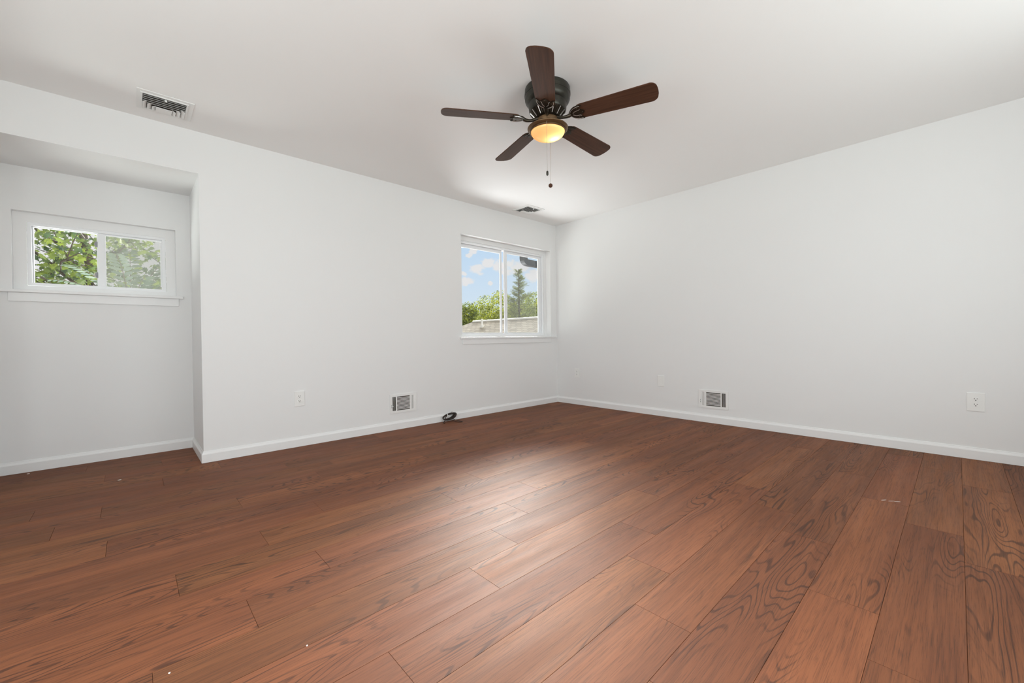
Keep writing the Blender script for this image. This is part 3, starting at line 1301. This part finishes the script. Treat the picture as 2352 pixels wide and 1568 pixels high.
# ------------------------------------------------------------------ coiled cable on the floor
def build_cable():
    o = empty('coiled_cable', (-1.83, -0.05, 0))
    tag(o, 'coiled dark brown cable with white tie, leaning on the left baseboard', 'cable')
    rnd = random.Random(3)
    pts = []
    turns, n = 8, 30
    for i in range(turns * n + 1):
        a = 2 * pi * i / n
        t = i / (turns * n)
        j = 1 + 0.16 * sin(a * 0.37 + 1.3) + 0.09 * sin(a * 0.73)
        u = 0.078 * j * cos(a) + 0.012 * sin(a * 0.21)
        v = 0.026 * j * sin(a) + 0.004 * sin(a * 0.5 + 2) + 0.012 * cos(a) 
        w = (t - 0.5) * 0.012 + 0.003 * sin(a * 0.9)
        # the coil leans back against the baseboard
        pts.append((u, 0.008 + v * 0.45 + w, 0.053 + v * 0.95 + w * 0.3))
    pts = [(x, y, max(z, 0.0045)) for x, y, z in pts]
    MB().tube(pts, 0.0038, 7).build('cable', CABLE, o, True)
    tail = [(-0.050, -0.004, 0.030), (-0.075, -0.014, 0.018), (-0.098, -0.022, 0.009), (-0.108, -0.038, 0.0038), (-0.106, -0.062, 0.0036)]
    MB().tube(tail, 0.0034, 7).build('cable_tail', CABLE, o, True)
    lp = [(0.030, -0.006, 0.030), (0.046, -0.030, 0.016), (0.070, -0.075, 0.0065), (0.082, -0.115, 0.004), (0.066, -0.128, 0.0036),
          (0.040, -0.108, 0.0036), (0.028, -0.070, 0.0036), (0.030, -0.040, 0.008), (0.022, -0.012, 0.020)]
    sm = []
    for i in range(len(lp) - 1):
        p0, p1, p2, p3 = (Vector(lp[max(0, i - 1)]), Vector(lp[i]), Vector(lp[i + 1]), Vector(lp[min(len(lp) - 1, i + 2)]))
        for s in range(5):
            t = s / 5
            sm.append(0.5 * ((2 * p1) + (p2 - p0) * t + (2 * p0 - 5 * p1 + 4 * p2 - p3) * t * t + (3 * p1 - p0 - 3 * p2 + p3) * t ** 3))
    MB().tube(sm, 0.0030, 7).build('cable_loop', CABLE, o, True)
    b = MB()
    for xx in (-0.046,):
        ring = [(xx + 0.008 * sin(2 * pi * k / 20), 0.000 + 0.022 * cos(2 * pi * k / 20), 0.068 + 0.022 * sin(2 * pi * k / 20)) for k in range(20)]
        b.tube(ring, 0.0028, 6, closed=True)
    b.tube([(-0.040, -0.020, 0.078), (-0.015, -0.030, 0.056)], 0.0032, 6)
    b.build('cable_tie', PLASTIC, o, True)['label'] = 'white cable tie'
    b = MB()
    b.tube([(0.040, 0.020, 0.082), (0.047, 0.026, 0.098)], 0.0045, 8)
    b.build('connector', CHAIN, o, True)['label'] = 'small metal connector'


build_cable()


# ------------------------------------------------------------------ flecks on the floor
def fleck(x, y, sx, sy, rot, label, seed):
    rnd = random.Random(seed)
    out = []
    n = 9
    for k in range(n):
        a = 2 * pi * k / n
        j = rnd.uniform(0.7, 1.15)
        out.append((sx * j * cos(a), sy * j * sin(a)))
    b = MB()
    b.prism(out, 0.0, 0.0022, Matrix.Rotation(rot, 4, 'Z'))
    o = b.build('paint_fleck', FLECK)
    o.location = (x, y, 0.0001)
    tag(o, label, 'debris', 'white flecks lying on the floor')


fleck(-4.422, -0.067, 0.011, 0.005, 0.3, 'largest white paint fleck on the floor in front of the alcove', 1)
fleck(-4.889, 0.569, 0.006, 0.005, 0.0, 'white paint fleck on the floor against the alcove baseboard', 2)
fleck(-4.289, -2.336, 0.0028, 0.0024, 0.0, 'tiny white fleck on the floor at the bottom left of the photo', 3)
fleck(-3.986, -2.488, 0.0026, 0.0022, 0.0, 'tiny white fleck on the floor near the bottom centre', 4)
for i, (dx, dy, a) in enumerate(((0, 0, 0.6), (0.012, -0.022, 0.5), (-0.010, 0.030, 0.75))):
    b = MB()
    b.prism([(-0.016 + 0.004 * i, -0.0012), (0.0, -0.0019), (0.015, -0.0008), (0.012, 0.0009), (-0.006, 0.0016), (-0.014, 0.0007)],
            0, 0.0006, Matrix.Rotation(a - 1.4, 4, 'Z'))
    o = b.build('plaster_smear', FLECK)
    o.location = (-1.386 + dx, -3.545 + dy, 0.0001)
    tag(o, ('middle', 'right', 'left')[i] + ' streak of the pale scuff on the floor before the right wall', 'scuff', 'pale streaks on the floor')


# ------------------------------------------------------------------ outside
def from_arrays(name, verts, faces, material, parent=None):
    me = bpy.data.meshes.new(name)
    me.from_pydata(verts, [], faces)
    return link(name, me, material, parent)


b = MB()
b.box(-60, 80, 0.9, 90, -3.2, -3.0)
tag(b.build('ground', GRASS), 'pale ground around the house', 'ground', kind='structure')


# neighbouring house with hipped shingle roof
def build_house():
    h = empty('neighbor_house', (6.6, 6.0, -3.0))
    tag(h, 'neighboring house with beige shingle hip roof seen through the corner window', 'house')
    zr, ze = 1.62 + 3, -0.45 + 3
    hw = 4.2
    yn, yf = -9.0, 4.55        # ridge ends (local y)
    v = [(0, yn, zr), (0, yf, zr), (-hw, yn - hw, ze), (-hw, yf + hw, ze), (hw, yf + hw, ze), (hw, yn - hw, ze),
         (-hw, yn - hw, ze - 0.16), (-hw, yf + hw, ze - 0.16), (hw, yf + hw, ze - 0.16), (hw, yn - hw, ze - 0.16)]
    f = [(0, 1, 3, 2), (1, 4, 3), (0, 5, 4, 1), (0, 2, 5), (2, 3, 7, 6), (3, 4, 8, 7), (4, 5, 9, 8), (5, 2, 6, 9), (6, 7, 8, 9)]
    ro = from_arrays('hip_roof', v, f, SHINGLE, h)
    uv = ro.data.uv_layers.new(name='UVMap')
    for p in ro.data.polygons:
        nrm = p.normal
        ax = 1 if abs(nrm.x) > abs(nrm.y) else 0
        for li in p.loop_indices:
            co = ro.data.vertices[ro.data.loops[li].vertex_index].co
            uv.data[li].uv = (co[ax], co.z * 2.2)
    b = MB()
    b.box(-hw + 0.5, hw - 0.5, yn - hw + 0.5, yf + hw - 0.5, 0, ze - 0.16)
    b.build('wall', SIDING, h)
    b = MB()
    b.tube([(0, yn, zr), (0, yf, zr)], 0.05, 8)
    b.build('ridge_cap', SHINGLE_EDGE, h)
    b = MB()
    b.tube([(-0.55, 3.25, zr - 0.40), (-0.55, 3.25, zr + 0.06)], 0.045, 10)
    b.tube([(-0.55, 3.25, zr - 0.30), (-0.55, 3.25, zr - 0.20)], 0.09, 10)
    b.build('vent_pipe', SHINGLE_EDGE, h)['label'] = 'white vent pipe'


build_house()


def build_gutter():
    g = empty('roof_gutter', (-0.15, 0.5, 2.2))
    tag(g, 'black gutter with downspout elbow seen at the top right of the corner window', 'gutter')
    b = MB()
    b.box(-1.75, 1.05, -0.18, 0.06, 0.0, 0.10, bevel=0.01)
    b.build('trough', GUTTER, g)
    # rectangular downspout bent to the right
    path = [(0.0, 0.02), (0.0, -0.155), (0.004, -0.172), (0.014, -0.187), (0.028, -0.198), (0.046, -0.205), (0.08, -0.208), (0.48, -0.214)]
    bm = MB()
    t = bmesh.new()
    hw = 0.043
    rings = []
    for i, (x, z) in enumerate(path):
        a = Vector(path[max(0, i - 1)])
        c = Vector(path[min(len(path) - 1, i + 1)])
        d = (c - a).normalized()
        n = Vector((-d.y, d.x))
        rings.append([t.verts.new((x + n.x * s * hw, yy, z + n.y * s * hw)) for s, yy in ((1, -0.05), (1, 0.03), (-1, 0.03), (-1, -0.05))])
    for A, B in zip(rings, rings[1:]):
        for k in range(4):
            t.faces.new((A[k], A[(k + 1) % 4], B[(k + 1) % 4], B[k]))
    t.faces.new(rings[0])
    t.faces.new(rings[-1][::-1])
    bmesh.ops.recalc_face_normals(t, faces=t.faces)
    bm._add(t)
    bm.build('downspout', GUTTER, g)


build_gutter()


# ---- trees
def leaf_cloud(blobs, n, size, rnd, flat=0.0):
    """Small leaf quads scattered through the outer shell of a set of ellipsoid blobs."""
    V, F = [], []
    wts = [bx[3] * bx[4] * bx[5] for bx in blobs]
    for _ in range(n):
        c = rnd.choices(blobs, wts)[0]
        while True:
            p = Vector((rnd.gauss(0, 1), rnd.gauss(0, 1), rnd.gauss(0, 1)))
            if p.length > 0.1:
                break
        p.normalize()
        p *= rnd.uniform(0.72, 1.06)
        P = Vector((c[0] + p.x * c[3], c[1] + p.y * c[4], c[2] + p.z * c[5]))
        nrm = (p + Vector((rnd.uniform(-1, 1), rnd.uniform(-1, 1), rnd.uniform(-0.6, 1.2))) * 0.8).normalized()
        t = nrm.orthogonal().normalized()
        t = (Matrix.Rotation(rnd.uniform(0, 2 * pi), 3, nrm) @ t)
        s = nrm.cross(t)
        L_ = size * rnd.uniform(0.7, 1.3)
        i = len(V)
        V += [P - t * L_ * 0.5, P + s * L_ * 0.32, P + t * L_ * 0.6 - nrm * L_ * 0.15, P - s * L_ * 0.32]
        F.append((i, i + 1, i + 2, i + 3))
    return V, F


def far_tree(x, y, top, crown_r, label, material, seed, leaves=10500, size=0.135):
    rnd = random.Random(seed)
    g = -3.0
    t = empty('deciduous_tree', (x, y, g))
    tag(t, label, 'tree', 'leafy trees behind the neighboring house')
    hgt = top - g
    blobs = []
    for k in range(22):
        a = rnd.uniform(0, 2 * pi)
        q = rnd.uniform(0.0, 0.85)
        zz = hgt * rnd.uniform(0.34, 0.90)
        sc = (1.0 - 0.42 * max(0, (zz / hgt - 0.6) / 0.4))
        rr = crown_r * rnd.uniform(0.32, 0.52) * sc
        blobs.append((cos(a) * crown_r * q * sc, sin(a) * crown_r * q * sc, min(zz, hgt - rr * 0.8), rr, rr, rr * 0.8))
    blobs.append((0, 0, hgt - crown_r * 0.36, crown_r * 0.45, crown_r * 0.45, crown_r * 0.36))
    blobs.append((0, 0, hgt * 0.55, crown_r * 0.75, crown_r * 0.75, hgt * 0.30))
    V, F = leaf_cloud(blobs, leaves, size, rnd)
    from_arrays('crown', V, F, material, t)
    b = MB()
    b.tube([(0, 0, 0), (0.06, 0.03, hgt * 0.3), (0.0, 0.0, hgt * 0.75)], 0.16, 8, radii=[0.24, 0.17, 0.05])
    for k in range(6):
        a = k * 1.05
        b.tube([(0.03, 0, hgt * (0.3 + 0.05 * k)), (cos(a) * crown_r * 0.6, sin(a) * crown_r * 0.6, hgt * (0.5 + 0.06 * k))],
               0.05, 6, radii=[0.08, 0.03])
    b.build('trunk', BARK, t)


def polar(az, dist):
    return (-4.35 + dist * sin(radians(az)), -3.786 + dist * cos(radians(az)))


TREES = [
    # az, dist, el top, radius, label, material
    (34.0, 34.0, 4.9, 1.75, 'leafy tree partly hidden by the left edge of the corner window', LEAF_A),
    (36.8, 28.5, 5.0, 1.55, 'rounded dark green tree at the left edge of the corner window', LEAF_A),
    (39.2, 39.0, 6.0, 2.00, 'bright yellow green tree left of the middle window bar', LEAF_B),
    (41.2, 33.6, 6.6, 1.70, 'tall leafy tree directly behind the middle window bar', LEAF_B),
    (43.2, 28.3, 5.0, 1.40, 'low sunny tree in front of the pointed cedar', LEAF_B),
    (44.6, 44.0, 6.1, 2.20, 'bushy green tree far behind the pointed cedar', LEAF_A),
    (46.1, 38.0, 6.3, 1.90, 'leafy tree at the right edge of the corner window', LEAF_A),
    (48.3, 32.3, 6.5, 1.75, 'leafy tree hidden by the right jamb of the corner window', LEAF_B),
]
for i, (az, di, el, cr_, lab, mt) in enumerate(TREES):
    X, Y = polar(az, di)
    far_tree(X, Y, 0.896 + di * math.tan(radians(el)), cr_, lab, mt, 20 + i)


def cedar():
    rnd = random.Random(5)
    di = 24.0
    X, Y = polar(43.75, di)
    top = 0.896 + di * math.tan(radians(9.45)) + 3.0
    t = empty('cedar_tree', (X, Y, -3.0))
    tag(t, 'tall pointed cedar rising above the other trees in the corner window', 'tree')
    V, F = [], []
    wood = MB()
    wood.tube([(0, 0, 0), (0.02, 0, top * 0.6), (0, 0, top)], 0.1, 7, radii=[0.17, 0.08, 0.012])
    z = top * 0.42
    while z < top - 0.05:
        q = (top - z) / (top * 0.58)
        for _ in range(3 if q > 0.25 else 2):
            a = rnd.uniform(0, 2 * pi)
            L_ = (0.10 + 1.30 * q ** 0.85) * rnd.uniform(0.45, 1.22)
            d = Vector((cos(a), sin(a), 0))
            tip = Vector((0, 0, z + L_ * rnd.uniform(0.20, 0.55))) + d * L_
            mid = Vector((0, 0, z)) + d * L_ * 0.55 + Vector((0, 0, L_ * 0.10))
            wood.tube([(0, 0, z), mid, tip], 0.012, 4, radii=[0.018, 0.010, 0.003])
            nl = int(26 + 60 * L_)
            for i in range(nl):
                s = rnd.uniform(0.25, 1.05)
                base = mid.lerp(tip, (s - 0.5) * 2) if s > 0.5 else Vector((0, 0, z)).lerp(mid, s * 2)
                P = base + Vector((rnd.gauss(0, 1), rnd.gauss(0, 1), rnd.gauss(0, 0.7))) * (0.035 + 0.07 * L_)
                dr = (d + Vector((rnd.uniform(-.8, .8), rnd.uniform(-.8, .8), rnd.uniform(-0.2, 0.9)))).normalized()
                sd = dr.orthogonal().normalized()
                l2 = rnd.uniform(0.05, 0.11)
                k = len(V)
                V += [P - dr * l2, P + sd * 0.014, P + dr * l2, P - sd * 0.014]
                F.append((k, k + 1, k + 2, k + 3))
        z += 0.085
    from_arrays('needles', V, F, NEEDLE, t)
    wood.build('trunk', BARK, t)


cedar()

# ---- maple outside the alcove window
MAPLE_OUT = [(0, -0.42), (0.10, -0.30), (0.33, -0.34), (0.26, -0.14), (0.55, -0.02), (0.32, 0.10), (0.40, 0.36), (0.17, 0.27), (0.10, 0.42),
             (0, 0.66), (-0.10, 0.42), (-0.17, 0.27), (-0.40, 0.36), (-0.32, 0.10), (-0.55, -0.02), (-0.26, -0.14), (-0.33, -0.34), (-0.10, -0.30)]


def maple():
    rnd = random.Random(11)
    t = empty('maple_tree', (-4.82, 4.6, -3.0))
    tag(t, 'maple tree with broad green leaves outside the alcove window', 'tree')
    wood = MB()

    def w(x, y, z):                    # world -> local
        return Vector((x + 4.82, y - 4.6, z + 3.0))
    wood.tube([(0.0, 0, 0), (0.06, 0, 2.2), (0.0, 0.02, 4.4), (0.05, 0, 5.0), (-0.02, 0, 5.5), (-0.04, 0.1, 6.6)], 0.07, 9,
              radii=[0.13, 0.10, 0.062, 0.055, 0.048, 0.02])
    branches = []
    specs = [((-4.80, 4.6, 1.62), (-5.15, 3.6, 1.95), (-5.6, 2.9, 2.45)), ((-4.80, 4.6, 1.55), (-4.6, 3.9, 1.72), (-4.3, 3.1, 2.30)),
             ((-4.82, 4.6, 1.2), (-5.0, 3.6, 1.62), (-5.25, 2.7, 1.80)), ((-4.82, 4.6, 1.9), (-4.45, 4.0, 2.2), (-3.9, 3.5, 2.6)),
             ((-4.81, 4.6, 1.3), (-5.05, 3.4, 1.42), (-4.55, 2.6, 1.50)), ((-4.82, 4.6, 2.1), (-5.2, 4.0, 2.3), (-5.7, 3.3, 2.6)),
             ((-4.82, 4.6, 1.0), (-4.3, 4.0, 1.4), (-3.7, 3.5, 1.9)), ((-4.82, 4.6, 2.3), (-4.9, 3.6, 2.5), (-4.7, 2.7, 2.5)),
             ((-4.8, 4.6, 1.75), (-4.95, 3.5, 2.1), (-4.9, 2.9, 1.72)), ((-4.8, 4.6, 0.8), (-5.3, 3.8, 1.1), (-5.9, 3.2, 1.7)),
             ((-4.8, 4.6, 2.8), (-4.2, 5.2, 3.4), (-3.4, 5.8, 3.8)), ((-4.8, 4.6, 2.6), (-5.5, 5.2, 3.2), (-6.2, 5.6, 3.6))]
    for a, m_, e in specs:
        A, M_, E_ = w(*a), w(*m_), w(*e)
        pts = []
        for i in range(9):
            s = i / 8
            p = A * (1 - s) ** 2 + M_ * 2 * s * (1 - s) + E_ * s * s
            pts.append(p + Vector((rnd.uniform(-1, 1), rnd.uniform(-1, 1), rnd.uniform(-1, 1))) * 0.02)
        wood.tube(pts, 0.015, 6, radii=[0.026 - 0.020 * i / 8 for i in range(9)])
        branches.append(pts)
        for k in range(6):
            p = pts[rnd.randint(2, 8)]
            q = p + Vector((rnd.uniform(-0.5, 0.5), rnd.uniform(-0.5, 0.3), rnd.uniform(-0.25, 0.35)))
            wood.tube([p, (p + q) / 2 + Vector((0, 0, 0.03)), q], 0.006, 5, radii=[0.008, 0.006, 0.003])
            branches.append([p, (p + q) / 2, q])
    V, F = [], []

    def leaf(P, size):
        nrm = Vector((rnd.uniform(-0.8, 0.8), rnd.uniform(-1.0, 0.5), rnd.uniform(0.15, 1.0))).normalized()
        tdir = Vector((rnd.uniform(-1, 1), rnd.uniform(-1, 0.4), rnd.uniform(-0.9, 0.1)))
        tdir = (tdir - nrm * tdir.dot(nrm)).normalized()
        s = nrm.cross(tdir)
        k = len(V)
        V.append(P)
        for x_, y_ in MAPLE_OUT:
            V.append(P + s * x_ * size + tdir * (y_ + 0.1) * size - nrm * (abs(x_) * 0.35 + 0.12 * y_ * y_) * size)
        n = len(MAPLE_OUT)
        for i in range(n):
            F.append((k, k + 1 + i, k + 1 + (i + 1) % n))
    for br in branches:
        for _ in range(24):
            i = rnd.randint(0, len(br) - 2)
            p = br[i].lerp(br[i + 1], rnd.random())
            leaf(p + Vector((rnd.gauss(0, 0.10), rnd.gauss(0, 0.10), rnd.gauss(0, 0.09))), rnd.uniform(0.055, 0.10))
    # the deeper crown
    for _ in range(900):
        P = Vector((rnd.gauss(0, 0.9), rnd.uniform(-0.6, 1.6), 4.9 + rnd.gauss(0, 0.55)))
        leaf(P, rnd.uniform(0.06, 0.10))
    from_arrays('foliage', V, F, MAPLE, t)
    wood.build('trunk', BARK, t)


maple()


def sumac():
    rnd = random.Random(4)
    t = empty('sumac_shrub', (-4.35, 2.0, -3.0))
    tag(t, 'pale feathery sumac shrub at the lower right of the alcove window', 'shrub')
    wood = MB()
    wood.tube([(0, 0, 0), (0.05, 0.05, 2.4), (0.0, 0, 4.25)], 0.03, 7, radii=[0.05, 0.035, 0.018])
    V, F = [], []
    fr = [((-0.42, -0.25, 4.62), 0.22), ((-0.10, -0.3, 4.75), 0.25), ((0.28, -0.25, 4.72), 0.24), ((0.38, -0.1, 4.55), 0.2),
          ((-0.25, -0.1, 4.5), 0.2), ((0.12, -0.4, 4.55), 0.2), ((0.45, 0.1, 4.85), 0.26), ((-0.55, 0.0, 4.5), 0.2), ((0.0, 0.3, 4.9), 0.25),
          ((0.30, -0.42, 4.45), 0.18), ((-0.3, -0.45, 4.42), 0.16)]
    for tip, arch in fr:
        A = Vector((0, 0, 4.15))
        B = Vector(tip)
        M_ = (A + B) / 2 + Vector((0, 0, arch))
        pts = [A * (1 - s) ** 2 + M_ * 2 * s * (1 - s) + B * s * s for s in [i / 14 for i in range(15)]]
        wood.tube(pts, 0.004, 5, radii=[0.006 - 0.0042 * i / 14 for i in range(15)])
        for i in range(3, 15):
            d = (pts[i] - pts[i - 1]).normalized()
            side = d.cross(Vector((0, 0, 1))).normalized()
            upv = side.cross(d)
            for sg in (1, -1):
                ld = (side * sg + d * 0.45 - upv * 0.25).normalized()
                L_ = 0.105 * (1 - 0.5 * abs(i - 8) / 8)
                wv = ld.cross(upv).normalized() * L_ * 0.17
                P = pts[i]
                k = len(V)
                V += [P, P + ld * L_ * 0.35 + wv, P + ld * L_ * 0.75 + wv * 0.8, P + ld * L_, P + ld * L_ * 0.75 - wv * 0.8, P + ld * L_ * 0.35 - wv]
                F.append(tuple(range(k, k + 6)))
    from_arrays('fronds', V, F, SUMAC, t)
    wood.build('stems', BARK, t)


sumac()
